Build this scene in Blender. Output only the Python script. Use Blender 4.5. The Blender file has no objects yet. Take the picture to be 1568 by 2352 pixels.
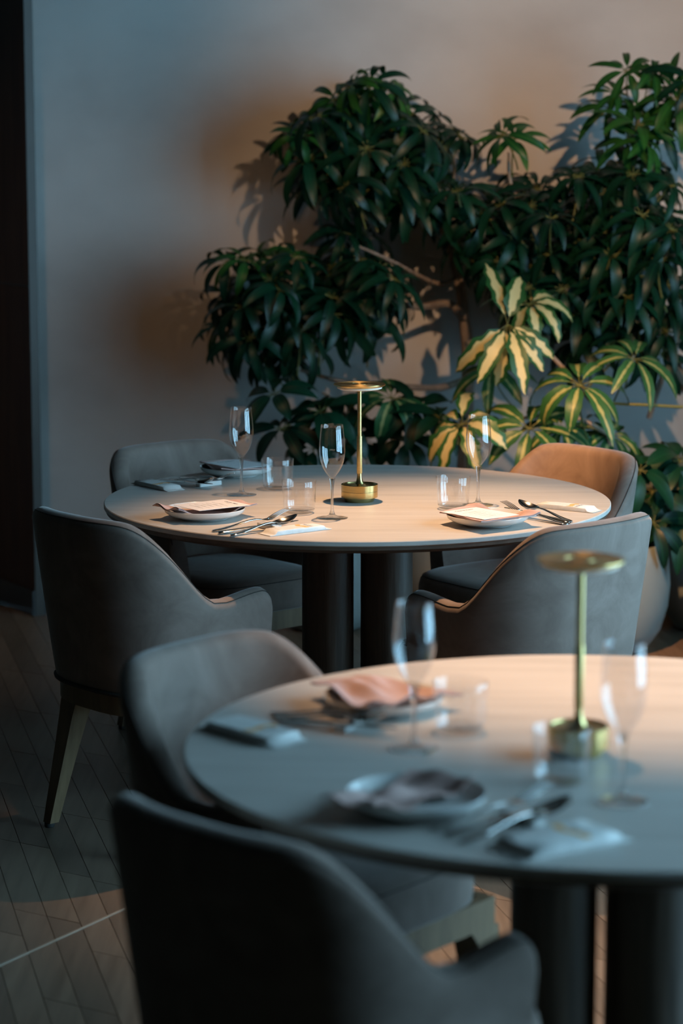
import bpy, bmesh, math, random
from mathutils import Vector, Matrix

# ------------------------------------------------------------------ camera, sky, lights, exposure
scene = bpy.context.scene
C = scene.collection
IMG_W, IMG_H = 1568, 2352
FOCAL = 85.0
F_PX = FOCAL / 36.0 * IMG_H
PITCH = 0.1572
CAM_Z = 1.6825

cam_data = bpy.data.cameras.new('camera')
cam = bpy.data.objects.new('camera', cam_data); C.objects.link(cam)
cam.location = (0, 0, CAM_Z)
cam.rotation_euler = (math.pi / 2 - PITCH, 0, 0)
cam_data.sensor_fit = 'VERTICAL'
cam_data.sensor_height = 36.0
cam_data.sensor_width = 24.0
cam_data.lens = FOCAL
cam_data.clip_end = 60
cam_data.dof.use_dof = True
cam_data.dof.focus_distance = 5.95
cam_data.dof.aperture_fstop = 2.7
scene.camera = cam

scene.view_settings.view_transform = 'Standard'
scene.view_settings.look = 'None'
scene.view_settings.gamma = 1.0
scene.view_settings.use_curve_mapping = False
scene.view_settings.exposure = 0.0
scene.cycles.max_bounces = 6
scene.cycles.diffuse_bounces = 2
scene.cycles.glossy_bounces = 4
scene.cycles.transmission_bounces = 6
scene.cycles.transparent_max_bounces = 24
scene.cycles.caustics_reflective = False
scene.cycles.caustics_refractive = False
scene.cycles.sample_clamp_indirect = 4.0
scene.cycles.use_light_tree = False
scene.cycles.adaptive_threshold = 0.045

world = bpy.data.worlds.new('overcast_sky'); scene.world = world
world.use_nodes = True
bg = world.node_tree.nodes['Background']
bg.inputs['Color'].default_value = (0.36, 0.705, 0.97, 1)
bg.inputs['Strength'].default_value = 10.5

CEIL = 3.0
WALL_R = 2.7
WIN = [(2.5, 3.7), (3.82, 5.02), (5.14, 6.34)]
WIN_Z = (0.35, 2.8)

def spot(name, loc, target, power, angle, blend, radius, color):
    d = bpy.data.lights.new(name, 'SPOT')
    d.energy = power; d.spot_size = math.radians(angle); d.spot_blend = blend
    d.shadow_soft_size = radius; d.color = color
    o = bpy.data.objects.new(name, d); C.objects.link(o)
    o.location = loc
    o.rotation_euler = (Vector(target) - Vector(loc)).to_track_quat('-Z', 'Y').to_euler()
    return o

WARM = (1.0, 0.56, 0.27)
WARM_SOFT = (1.0, 0.60, 0.33)
spot('ceiling_spot_rear_table', (0.154, 6.18, 2.93), (0.28, 5.76, 0.74), 350, 49, 1.0, 0.014, WARM_SOFT)
spot('ceiling_spot_front_table', (0.28, 4.12, 2.93), (0.58, 4.26, 0.74), 350, 46, 1.0, 0.018, WARM_SOFT)
spot('ceiling_spot_plants', (1.2, 3.6, 2.93), (0.86, 8.6, 1.58), 440, 34, 1.0, 0.03, WARM_SOFT)
spot('ceiling_spot_far_chair', (0.10, 4.9, 2.93), (0.68, 7.1, 0.84), 920, 22, 0.9, 0.03, (1.0, 0.50, 0.21))
spot('ceiling_spot_left', (-0.98, 6.2, 2.93), (-0.80, 8.2, 0.60), 30, 62, 1.0, 0.03, WARM)
spot('ceiling_spot_aisle', (-0.75, 4.2, 2.93), (-0.62, 4.45, 0.0), 12, 24, 0.7, 0.03, WARM)

for i, (y0, y1) in enumerate(WIN):
    d = bpy.data.lights.new('window_portal', 'AREA')
    d.shape = 'RECTANGLE'; d.size = y1 - y0; d.size_y = WIN_Z[1] - WIN_Z[0]
    d.cycles.is_portal = True
    o = bpy.data.objects.new('window_portal', d); C.objects.link(o)
    o.location = (WALL_R + 0.12, (y0 + y1) / 2, sum(WIN_Z) / 2)
    o.rotation_euler = (math.radians(90), 0, math.radians(90))

# ------------------------------------------------------------------ helpers
def at(px, py, depth):
    """photo pixel + distance along the room (y) -> point in the room"""
    a = (px - IMG_W / 2) / F_PX; b = -(py - IMG_H / 2) / F_PX
    c, s = math.cos(PITCH), math.sin(PITCH)
    d = Vector((a, c + b * s, -s + b * c))
    return d * (depth / d.y) + Vector((0, 0, CAM_Z))

def mesh_obj(name, verts, faces, mat, parent=None, smooth=True, sharp=None):
    me = bpy.data.meshes.new(name)
    me.from_pydata([tuple(v) for v in verts], [], faces)
    me.update()
    if mat:
        me.materials.append(mat)
    if smooth:
        me.polygons.foreach_set('use_smooth', [True] * len(me.polygons))
        if sharp is not None:
            me.set_sharp_from_angle(angle=math.radians(sharp))
    o = bpy.data.objects.new(name, me); C.objects.link(o)
    if parent: o.parent = parent
    return o

def empty(name, loc=(0, 0, 0), rz=0.0):
    o = bpy.data.objects.new(name, None); C.objects.link(o)
    o.empty_display_size = 0.05
    o.location = loc; o.rotation_euler = (0, 0, rz)
    return o

def tag(o, label=None, category=None, group=None, kind=None):
    if label: o['label'] = label
    if category: o['category'] = category
    if group: o['group'] = group
    if kind: o['kind'] = kind
    return o

def copy_tree(o, parent=None):
    c = o.copy(); C.objects.link(c); c.parent = parent
    for ch in list(o.children):
        copy_tree(ch, c)
    return c

class MB:
    def __init__(self): self.v = []; self.f = []
    def box(self, x0, x1, y0, y1, z0, z1):
        n = len(self.v)
        self.v += [(x0, y0, z0), (x1, y0, z0), (x1, y1, z0), (x0, y1, z0), (x0, y0, z1), (x1, y0, z1), (x1, y1, z1), (x0, y1, z1)]
        self.f += [tuple(n + i for i in q) for q in ((0, 3, 2, 1), (4, 5, 6, 7), (0, 1, 5, 4), (1, 2, 6, 5), (2, 3, 7, 6), (3, 0, 4, 7))]
    def prism(self, poly, z0, z1):
        n = len(self.v); k = len(poly)
        self.v += [(p[0], p[1], z0) for p in poly] + [(p[0], p[1], z1) for p in poly]
        self.f += [tuple(n + i for i in reversed(range(k))), tuple(n + k + i for i in range(k))]
        for i in range(k):
            j = (i + 1) % k
            self.f.append((n + i, n + j, n + k + j, n + k + i))
    def lathe(self, prof, seg=48, cx=0, cy=0, closed=False):
        """prof: list of (r, z); closed joins the last ring with the first"""
        n = len(self.v); k = len(prof)
        for r, z in prof:
            for i in range(seg):
                a = 2 * math.pi * i / seg
                self.v.append((cx + r * math.cos(a), cy + r * math.sin(a), z))
        rng = k if closed else k - 1
        for j in range(rng):
            jj = (j + 1) % k
            for i in range(seg):
                ii = (i + 1) % seg
                self.f.append((n + j * seg + i, n + j * seg + ii, n + jj * seg + ii, n + jj * seg + i))
        if not closed:
            if prof[0][0] > 1e-6: self.f.append(tuple(n + i for i in reversed(range(seg))))
            if prof[-1][0] > 1e-6: self.f.append(tuple(n + (k - 1) * seg + i for i in range(seg)))
    def tube(self, pts, radii, seg=8, cap=True):
        n = len(self.v); k = len(pts)
        pts = [Vector(p) for p in pts]
        if not hasattr(radii, '__len__'): radii = [radii] * k
        up = Vector((0.13, 0.21, 0.97)).normalized()
        for j in range(k):
            t = (pts[min(j + 1, k - 1)] - pts[max(j - 1, 0)]).normalized()
            a = t.cross(up)
            if a.length < 1e-3: a = t.cross(Vector((1, 0, 0)))
            a.normalize(); b = a.cross(t)
            for i in range(seg):
                w = 2 * math.pi * i / seg
                self.v.append(tuple(pts[j] + (a * math.cos(w) + b * math.sin(w)) * radii[j]))
        for j in range(k - 1):
            for i in range(seg):
                ii = (i + 1) % seg
                self.f.append((n + j * seg + i, n + j * seg + ii, n + (j + 1) * seg + ii, n + (j + 1) * seg + i))
        if cap:
            self.f.append(tuple(n + i for i in reversed(range(seg))))
            self.f.append(tuple(n + (k - 1) * seg + i for i in range(seg)))
    def sweep(self, sections, cap=True, closed_ring=True):
        """sections: list of equal-length point loops"""
        n = len(self.v); k = len(sections); m = len(sections[0])
        for s_ in sections: self.v += [tuple(p) for p in s_]
        mm = m if closed_ring else m - 1
        for j in range(k - 1):
            for i in range(mm):
                ii = (i + 1) % m
                self.f.append((n + j * m + i, n + j * m + ii, n + (j + 1) * m + ii, n + (j + 1) * m + i))
        if cap:
            self.f.append(tuple(n + i for i in reversed(range(m))))
            self.f.append(tuple(n + (k - 1) * m + i for i in range(m)))
    def build(self, name, mat, parent=None, smooth=True, sharp=35):
        o = mesh_obj(name, self.v, self.f, mat, parent, smooth, sharp)
        bm = bmesh.new(); bm.from_mesh(o.data)
        bmesh.ops.remove_doubles(bm, verts=bm.verts, dist=1e-6)
        bmesh.ops.recalc_face_normals(bm, faces=bm.faces)
        bm.to_mesh(o.data); bm.free()
        return o

def lerp(a, b, t): return a + (b - a) * t
def smooth(t):
    t = max(0.0, min(1.0, t)); return t * t * (3 - 2 * t)

# ------------------------------------------------------------------ materials
def mat_base(name):
    m = bpy.data.materials.new(name); m.use_nodes = True
    nt = m.node_tree
    return m, nt, nt.nodes['Principled BSDF']

def nn(nt, kind, **kw):
    n = nt.nodes.new(kind)
    for k, v in kw.items():
        if k in n.inputs: n.inputs[k].default_value = v
        else: setattr(n, k, v)
    return n

def ramp(nt, fac, stops):
    r = nt.nodes.new('ShaderNodeValToRGB')
    el = r.color_ramp.elements
    el[0].position, el[0].color = stops[0][0], (*stops[0][1], 1)
    el[1].position, el[1].color = stops[-1][0], (*stops[-1][1], 1)
    for p, col in stops[1:-1]:
        e = el.new(p); e.color = (*col, 1)
    nt.links.new(fac, r.inputs['Fac'])
    return r.outputs['Color']

def noise_mat(name, stops, scale=8, rough=0.6, stretch=(1, 1, 1), detail=4, bump=0.0, bump_scale=None, coord='Object', **kw):
    m, nt, b = mat_base(name)
    tc = nn(nt, 'ShaderNodeTexCoord')
    mp = nn(nt, 'ShaderNodeMapping'); mp.inputs['Scale'].default_value = stretch
    nt.links.new(tc.outputs[coord], mp.inputs['Vector'])
    no = nn(nt, 'ShaderNodeTexNoise', Scale=scale, Detail=detail)
    nt.links.new(mp.outputs['Vector'], no.inputs['Vector'])
    nt.links.new(ramp(nt, no.outputs['Fac'], stops), b.inputs['Base Color'])
    b.inputs['Roughness'].default_value = rough
    for k, v in kw.items():
        b.inputs[k].default_value = v
    if bump:
        n2 = nn(nt, 'ShaderNodeTexNoise', Scale=bump_scale or scale * 3, Detail=5)
        nt.links.new(mp.outputs['Vector'], n2.inputs['Vector'])
        bp = nn(nt, 'ShaderNodeBump', Strength=bump, Distance=0.01)
        nt.links.new(n2.outputs['Fac'], bp.inputs['Height'])
        nt.links.new(bp.outputs['Normal'], b.inputs['Normal'])
    return m

M = {}
M['plaster'] = noise_mat('plaster', [(0.25, (0.48, 0.455, 0.43)), (0.5, (0.60, 0.575, 0.545)), (0.78, (0.68, 0.655, 0.62))], scale=1.6, rough=0.85, stretch=(1, 1, 1.5), detail=7, bump=0.12, bump_scale=9)
M['dark_wood'] = noise_mat('dark_stained_wood', [(0.3, (0.028, 0.011, 0.005)), (0.7, (0.055, 0.023, 0.011))], scale=5, rough=0.75, stretch=(6, 6, 0.5), detail=6)
M['dark_edge'] = noise_mat('dark_edge_trim', [(0.3, (0.035, 0.028, 0.02)), (0.7, (0.05, 0.04, 0.03))], scale=5, rough=0.5)
M['black'] = noise_mat('black_skirting', [(0.3, (0.01, 0.009, 0.008)), (0.7, (0.018, 0.016, 0.014))], scale=5, rough=0.5)
M['ceiling'] = noise_mat('ceiling_paint', [(0.3, (0.045, 0.038, 0.032)), (0.7, (0.055, 0.047, 0.04))], scale=2, rough=0.9)
M['room_wall'] = noise_mat('room_wall_paint', [(0.3, (0.04, 0.03, 0.025)), (0.7, (0.055, 0.042, 0.035))], scale=2, rough=0.9)
M['window_frame'] = noise_mat('window_frame_metal', [(0.3, (0.03, 0.03, 0.03)), (0.7, (0.045, 0.045, 0.045))], scale=9, rough=0.5)

def plank_mat():
    m, nt, b = mat_base('oak_plank')
    geo = nn(nt, 'ShaderNodeNewGeometry'); oi = nn(nt, 'ShaderNodeObjectInfo')
    mp = nn(nt, 'ShaderNodeMapping', vector_type='POINT')
    mp.inputs['Rotation'].default_value = (0, 0, math.radians(13.4)); mp.inputs['Scale'].default_value = (22, 1.6, 1)
    tc = nn(nt, 'ShaderNodeTexCoord')
    nt.links.new(tc.outputs['Object'], mp.inputs['Vector'])
    no = nn(nt, 'ShaderNodeTexNoise', Scale=2.2, Detail=6, noise_dimensions='4D')
    nt.links.new(mp.outputs['Vector'], no.inputs['Vector'])
    add = nn(nt, 'ShaderNodeMath', operation='ADD')
    nt.links.new(oi.outputs['Random'], add.inputs[0]); nt.links.new(geo.outputs['Random Per Island'], add.inputs[1])
    mul = nn(nt, 'ShaderNodeMath', operation='MULTIPLY'); mul.inputs[1].default_value = 17
    nt.links.new(add.outputs[0], mul.inputs[0]); nt.links.new(mul.outputs[0], no.inputs['W'])
    col = ramp(nt, no.outputs['Fac'], [(0.25, (0.105, 0.070, 0.045)), (0.5, (0.15, 0.103, 0.069)), (0.8, (0.19, 0.135, 0.092))])
    hs = nn(nt, 'ShaderNodeHueSaturation')
    fr = nn(nt, 'ShaderNodeMath', operation='FRACT'); nt.links.new(add.outputs[0], fr.inputs[0])
    mr = nn(nt, 'ShaderNodeMapRange'); mr.inputs['To Min'].default_value = 0.75; mr.inputs['To Max'].default_value = 1.2
    nt.links.new(fr.outputs[0], mr.inputs['Value']); nt.links.new(mr.outputs['Result'], hs.inputs['Value'])
    nt.links.new(col, hs.inputs['Color']); nt.links.new(hs.outputs['Color'], b.inputs['Base Color'])
    b.inputs['Roughness'].default_value = 0.42
    return m
M['plank'] = plank_mat()
M['subfloor'] = noise_mat('floor_joint_dark', [(0.3, (0.018, 0.014, 0.011)), (0.7, (0.03, 0.024, 0.018))], scale=6, rough=0.9)
M['inlay'] = noise_mat('pale_inlay_strip', [(0.3, (0.30, 0.26, 0.20)), (0.7, (0.36, 0.31, 0.25))], scale=6, rough=0.45)

def stone_mat():
    m, nt, b = mat_base('pale_stone_top')
    tc = nn(nt, 'ShaderNodeTexCoord')
    mp = nn(nt, 'ShaderNodeMapping'); mp.inputs['Rotation'].default_value = (0, 0, math.radians(16)); mp.inputs['Scale'].default_value = (1.2, 12, 4)
    nt.links.new(tc.outputs['Object'], mp.inputs['Vector'])
    n1 = nn(nt, 'ShaderNodeTexNoise', Scale=2.0, Detail=8, Roughness=0.62)
    nt.links.new(mp.outputs['Vector'], n1.inputs['Vector'])
    c1 = ramp(nt, n1.outputs['Fac'], [(0.25, (0.44, 0.405, 0.365)), (0.5, (0.54, 0.50, 0.455)), (0.75, (0.60, 0.56, 0.515))])
    n2 = nn(nt, 'ShaderNodeTexVoronoi', Scale=95.0)
    nt.links.new(tc.outputs['Object'], n2.inputs['Vector'])
    sp = ramp(nt, n2.outputs['Distance'], [(0.05, (0.72, 0.68, 0.62)), (0.11, (1, 1, 1))])
    mx = nn(nt, 'ShaderNodeMix', data_type='RGBA', blend_type='MULTIPLY'); mx.inputs[0].default_value = 0.7
    nt.links.new(c1, mx.inputs[6]); nt.links.new(sp, mx.inputs[7])
    nt.links.new(mx.outputs[2], b.inputs['Base Color'])
    b.inputs['Roughness'].default_value = 0.46
    return m
M['stone'] = stone_mat()
M['table_wood'] = noise_mat('table_underplate_wood', [(0.3, (0.075, 0.045, 0.028)), (0.7, (0.12, 0.075, 0.048))], scale=8, rough=0.5, stretch=(1, 6, 1))
M['leg_wood'] = noise_mat('brown_veneer', [(0.3, (0.040, 0.027, 0.020)), (0.5, (0.075, 0.052, 0.038)), (0.72, (0.11, 0.078, 0.058))], scale=7, rough=0.5, stretch=(6, 6, 0.45), detail=8, bump=0.15, bump_scale=14)
M['oak'] = noise_mat('light_oak', [(0.3, (0.15, 0.092, 0.046)), (0.7, (0.22, 0.142, 0.075))], scale=9, rough=0.45, stretch=(6, 6, 0.7), detail=6)

def velvet_mat():
    m, nt, b = mat_base('taupe_velvet')
    tc = nn(nt, 'ShaderNodeTexCoord'); oi = nn(nt, 'ShaderNodeObjectInfo')
    n1 = nn(nt, 'ShaderNodeTexNoise', Scale=6.0, Detail=6, Roughness=0.66, Distortion=1.4)
    nt.links.new(tc.outputs['Object'], n1.inputs['Vector'])
    nt.links.new(ramp(nt, n1.outputs['Fac'], [(0.30, (0.168, 0.124, 0.102)), (0.5, (0.215, 0.163, 0.136)), (0.70, (0.265, 0.206, 0.175))]), b.inputs['Base Color'])
    b.inputs['Roughness'].default_value = 0.85
    b.inputs['Sheen Weight'].default_value = 0.45
    b.inputs['Sheen Roughness'].default_value = 0.35
    b.inputs['Sheen Tint'].default_value = (0.95, 0.9, 0.87, 1)
    b.inputs['Specular IOR Level'].default_value = 0.2
    return m
M['velvet'] = velvet_mat()
M['thread'] = noise_mat('dark_stitching', [(0.3, (0.03, 0.025, 0.022)), (0.7, (0.05, 0.042, 0.036))], scale=200, rough=0.9)
M['rubber'] = noise_mat('black_rubber', [(0.3, (0.012, 0.012, 0.012)), (0.7, (0.02, 0.02, 0.02))], scale=40, rough=0.7)

def glass_thin(name, refl):
    m, nt, b = mat_base(name)
    nt.nodes.remove(b)
    out = nt.nodes['Material Output']
    lw = nn(nt, 'ShaderNodeLayerWeight', Blend=0.5)
    pw = nn(nt, 'ShaderNodeMath', operation='POWER'); pw.inputs[1].default_value = 5.0
    nt.links.new(lw.outputs['Facing'], pw.inputs[0])
    mr = nn(nt, 'ShaderNodeMapRange'); mr.inputs['To Min'].default_value = refl; mr.inputs['To Max'].default_value = 1.0
    nt.links.new(pw.outputs[0], mr.inputs['Value'])
    tr = nn(nt, 'ShaderNodeBsdfTransparent', Color=(0.985, 0.985, 0.985, 1))
    gl = nn(nt, 'ShaderNodeBsdfGlossy', Roughness=0.0); gl.inputs['Color'].default_value = (1, 1, 1, 1)
    mx = nn(nt, 'ShaderNodeMixShader')
    nt.links.new(mr.outputs['Result'], mx.inputs[0]); nt.links.new(tr.outputs[0], mx.inputs[1]); nt.links.new(gl.outputs[0], mx.inputs[2])
    nt.links.new(mx.outputs[0], out.inputs['Surface'])
    return m
M['glass'] = glass_thin('clear_thin_glass', 0.055)
M['glass_foot'] = glass_thin('clear_heavy_glass', 0.14)
def glass_solid():
    m, nt, b = mat_base('clear_solid_glass')
    b.inputs['Transmission Weight'].default_value = 1.0
    b.inputs['Roughness'].default_value = 0.0
    b.inputs['IOR'].default_value = 1.48
    return m
M['glass_solid'] = glass_solid()
def glass_thick():
    m, nt, b = mat_base('clear_thick_glass')
    out = nt.nodes['Material Output']
    b.inputs['Transmission Weight'].default_value = 1.0; b.inputs['Roughness'].default_value = 0.0; b.inputs['IOR'].default_value = 1.48
    tr = nn(nt, 'ShaderNodeBsdfTransparent')
    mx = nn(nt, 'ShaderNodeMixShader'); mx.inputs[0].default_value = 0.55
    nt.links.new(tr.outputs[0], mx.inputs[1]); nt.links.new(b.outputs[0], mx.inputs[2]); nt.links.new(mx.outputs[0], out.inputs['Surface'])
    return m
M['glass_thick'] = glass_thick()

def brass_mat(name, aniso, rough):
    m, nt, b = mat_base(name)
    tc = nn(nt, 'ShaderNodeTexCoord')
    no = nn(nt, 'ShaderNodeTexNoise', Scale=30.0, Detail=3)
    mp = nn(nt, 'ShaderNodeMapping'); mp.inputs['Scale'].default_value = (1, 1, 12)
    nt.links.new(tc.outputs['Object'], mp.inputs['Vector']); nt.links.new(mp.outputs['Vector'], no.inputs['Vector'])
    nt.links.new(ramp(nt, no.outputs['Fac'], [(0.3, (0.60, 0.43, 0.17)), (0.7, (0.68, 0.50, 0.21))]), b.inputs['Base Color'])
    b.inputs['Metallic'].default_value = 1.0; b.inputs['Roughness'].default_value = rough
    if aniso:
        b.inputs['Anisotropic'].default_value = aniso
        b.inputs['Anisotropic Rotation'].default_value = 0.25
        tg = nn(nt, 'ShaderNodeTangent', direction_type='RADIAL', axis='Z')
        nt.links.new(tg.outputs['Tangent'], b.inputs['Tangent'])
    return m
M['brass'] = brass_mat('brushed_brass', 0.75, 0.28)
M['brass_matte'] = brass_mat('matte_brass_sleeve', 0.0, 0.42)
M['opal'] = noise_mat('opal_diffuser', [(0.3, (0.72, 0.66, 0.55)), (0.7, (0.76, 0.70, 0.60))], scale=20, rough=0.4)
M['groove'] = noise_mat('dark_groove', [(0.3, (0.05, 0.035, 0.015)), (0.7, (0.07, 0.05, 0.02))], scale=20, rough=0.5)
M['steel'] = noise_mat('polished_steel', [(0.3, (0.58, 0.57, 0.55)), (0.7, (0.64, 0.63, 0.61))], scale=60, rough=0.12, Metallic=1.0)
M['porcelain'] = noise_mat('white_porcelain', [(0.3, (0.72, 0.71, 0.68)), (0.7, (0.76, 0.75, 0.72))], scale=12, rough=0.22)
M['napkin'] = noise_mat('dusty_pink_linen', [(0.3, (0.54, 0.355, 0.315)), (0.7, (0.60, 0.405, 0.365))], scale=60, rough=0.9, bump=0.1, bump_scale=500)
M['paper'] = noise_mat('white_card', [(0.3, (0.80, 0.77, 0.76)), (0.7, (0.84, 0.81, 0.80))], scale=14, rough=0.7)
M['packet'] = noise_mat('waxed_paper_packet', [(0.3, (0.70, 0.69, 0.66)), (0.7, (0.80, 0.79, 0.76))], scale=40, rough=0.5, bump=0.15, bump_scale=70)
M['ink'] = noise_mat('black_print', [(0.3, (0.05, 0.045, 0.045)), (0.7, (0.07, 0.06, 0.06))], scale=30, rough=0.8)
M['grey_ink'] = noise_mat('grey_print', [(0.3, (0.36, 0.35, 0.35)), (0.7, (0.42, 0.41, 0.40))], scale=30, rough=0.8)
M['orange_ink'] = noise_mat('orange_print', [(0.3, (0.78, 0.40, 0.14)), (0.7, (0.85, 0.48, 0.20))], scale=30, rough=0.7)
M['pot'] = noise_mat('grey_green_pot_glaze', [(0.3, (0.19, 0.225, 0.215)), (0.7, (0.23, 0.265, 0.255))], scale=4, rough=0.5)
M['soil'] = noise_mat('dark_soil', [(0.3, (0.02, 0.014, 0.01)), (0.7, (0.04, 0.028, 0.02))], scale=40, rough=1.0)
M['bark'] = noise_mat('pale_bark', [(0.3, (0.17, 0.12, 0.085)), (0.7, (0.30, 0.23, 0.17))], scale=14, rough=0.8, stretch=(3, 3, 1), bump=0.3)
M['petiole'] = noise_mat('yellow_green_stalk', [(0.3, (0.11, 0.13, 0.03)), (0.7, (0.17, 0.16, 0.045))], scale=14, rough=0.5)

def leaf_mat(name, dark, light, vari=None, vari_width=0.5):
    m, nt, b = mat_base(name)
    out = nt.nodes['Material Output']
    uv = nn(nt, 'ShaderNodeUVMap'); oi = nn(nt, 'ShaderNodeObjectInfo'); tc = nn(nt, 'ShaderNodeTexCoord')
    sep = nn(nt, 'ShaderNodeSeparateXYZ'); nt.links.new(uv.outputs['UV'], sep.inputs[0])
    no = nn(nt, 'ShaderNodeTexNoise', Scale=26.0, Detail=4); nt.links.new(tc.outputs['Object'], no.inputs['Vector'])
    base = ramp(nt, oi.outputs['Random'], [(0.0, dark), (1.0, light)])
    # midrib: pale line at u = 0.5
    sub = nn(nt, 'ShaderNodeMath', operation='SUBTRACT'); sub.inputs[1].default_value = 0.5; nt.links.new(sep.outputs[0], sub.inputs[0])
    ab = nn(nt, 'ShaderNodeMath', operation='ABSOLUTE'); nt.links.new(sub.outputs[0], ab.inputs[0])
    rib = ramp(nt, ab.outputs[0], [(0.02, (1, 1, 1)), (0.05, (0, 0, 0))])
    mx = nn(nt, 'ShaderNodeMix', data_type='RGBA'); nt.links.new(rib, mx.inputs[0])
    nt.links.new(base, mx.inputs[6]); mx.inputs[7].default_value = (light[0] * 1.7, light[1] * 1.5, light[2] * 1.4, 1)
    col = mx.outputs[2]
    if vari:
        ad = nn(nt, 'ShaderNodeMath', operation='MULTIPLY_ADD'); ad.inputs[1].default_value = 0.34; nt.links.new(no.outputs['Fac'], ad.inputs[0]); nt.links.new(ab.outputs[0], ad.inputs[2])
        vr = ramp(nt, ad.outputs[0], [(vari_width, (1, 1, 1)), (vari_width + 0.03, (0, 0, 0))])
        m2 = nn(nt, 'ShaderNodeMix', data_type='RGBA'); nt.links.new(vr, m2.inputs[0]); nt.links.new(col, m2.inputs[6]); m2.inputs[7].default_value = (*vari, 1)
        col = m2.outputs[2]
    nt.links.new(col, b.inputs['Base Color'])
    b.inputs['Roughness'].default_value = 0.4
    b.inputs['Specular IOR Level'].default_value = 0.35
    tl = nn(nt, 'ShaderNodeBsdfTranslucent'); nt.links.new(col, tl.inputs['Color'])
    ms = nn(nt, 'ShaderNodeMixShader'); ms.inputs[0].default_value = 0.22
    nt.links.new(b.outputs[0], ms.inputs[1]); nt.links.new(tl.outputs[0], ms.inputs[2]); nt.links.new(ms.outputs[0], out.inputs['Surface'])
    return m
M['leaf'] = leaf_mat('umbrella_leaf', (0.0018, 0.021, 0.011), (0.005, 0.044, 0.020))
M['leaf_top_lit'] = leaf_mat('top_lit_umbrella_leaf', (0.010, 0.070, 0.016), (0.028, 0.120, 0.020))  # paler green: light on the topmost leaves put into their colour
M['leaf_vari'] = leaf_mat('cream_variegated_leaf', (0.018, 0.085, 0.022), (0.03, 0.12, 0.03), (0.62, 0.55, 0.26), 0.40)
M['leaf_edge'] = leaf_mat('streaked_leaf', (0.018, 0.085, 0.03), (0.03, 0.12, 0.04), (0.34, 0.36, 0.14), 0.26)

# ------------------------------------------------------------------ the room
WALL_B = 8.62
ROOM_L, ROOM_F = -3.6, -2.6
m = MB(); m.box(ROOM_L, WALL_R + 0.2, WALL_B, WALL_B + 0.12, 0, CEIL)
tag(m.build('wall_back', M['plaster'], smooth=False), 'mottled grey plaster wall behind the plants', kind='structure')
m = MB(); m.box(ROOM_L - 0.12, ROOM_L, ROOM_F - 0.12, WALL_B + 0.12, 0, CEIL)
tag(m.build('wall_left', M['room_wall'], smooth=False), kind='structure')
m = MB(); m.box(ROOM_L, WALL_R + 0.2, ROOM_F - 0.12, ROOM_F, 0, CEIL)
tag(m.build('wall_front', M['room_wall'], smooth=False), kind='structure')
m = MB(); m.box(ROOM_L - 0.12, WALL_R + 0.2, ROOM_F - 0.12, WALL_B + 0.12, CEIL, CEIL + 0.1)
tag(m.build('ceiling', M['ceiling'], smooth=False), kind='structure')
m = MB()
edges = [ROOM_F] + [v for w in WIN for v in w] + [WALL_B]
m.box(WALL_R, WALL_R + 0.2, ROOM_F, WALL_B, 0, WIN_Z[0]); m.box(WALL_R, WALL_R + 0.2, ROOM_F, WALL_B, WIN_Z[1], CEIL)
for k in range(0, len(edges), 2):
    m.box(WALL_R, WALL_R + 0.2, edges[k], edges[k + 1], WIN_Z[0], WIN_Z[1])
tag(m.build('wall_right', M['room_wall'], smooth=False), kind='structure')
for i, (y0, y1) in enumerate(WIN):
    w = tag(empty('window_%d' % (i + 1), (WALL_R + 0.1, (y0 + y1) / 2, WIN_Z[0])), kind='structure')
    hw, hh = (y1 - y0) / 2, WIN_Z[1] - WIN_Z[0]
    m = MB()
    for a, b_, c, d in ((-hw, hw, 0, 0.05), (-hw, hw, hh - 0.05, hh), (-hw, -hw + 0.05, 0.05, hh - 0.05), (hw - 0.05, hw, 0.05, hh - 0.05)):
        m.box(-0.03, 0.03, a, b_, c, d)
    m.build('window_frame', M['window_frame'], w, smooth=False)
    for k in range(2):
        m = MB(); yy = -hw + (k + 1) * 2 * hw / 3; m.box(-0.02, 0.02, yy - 0.016, yy + 0.016, 0.05, hh - 0.05)
        m.build('mullion', M['window_frame'], w, smooth=False)

# dark timber partition: near edge at the left of the plaster wall, running away to the back left
pr = tag(empty('wall_left_partition', (-1.045, 8.31, 0), math.radians(122)), 'dark stained timber partition at the left edge', kind='structure')
for z0, z1 in ((0.09, 1.145), (1.152, 2.2), (2.207, CEIL)):
    m = MB(); m.box(0, 0.75, 0.0, 0.03, z0, z1); m.build('panel', M['dark_wood'], pr, smooth=False)
m = MB(); m.box(0, 0.75, 0.006, 0.024, 0, CEIL); m.build('panel_core', M['black'], pr, smooth=False)
m = MB(); m.box(-0.004, 0.75, -0.012, 0.04, 0, 0.09); m.build('skirting', M['black'], pr, smooth=False)
m = MB(); m.box(-0.006, -0.0005, -0.002, 0.03, 0.0, CEIL); m.build('edge_trim', M['dark_edge'], pr, smooth=False)

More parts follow.
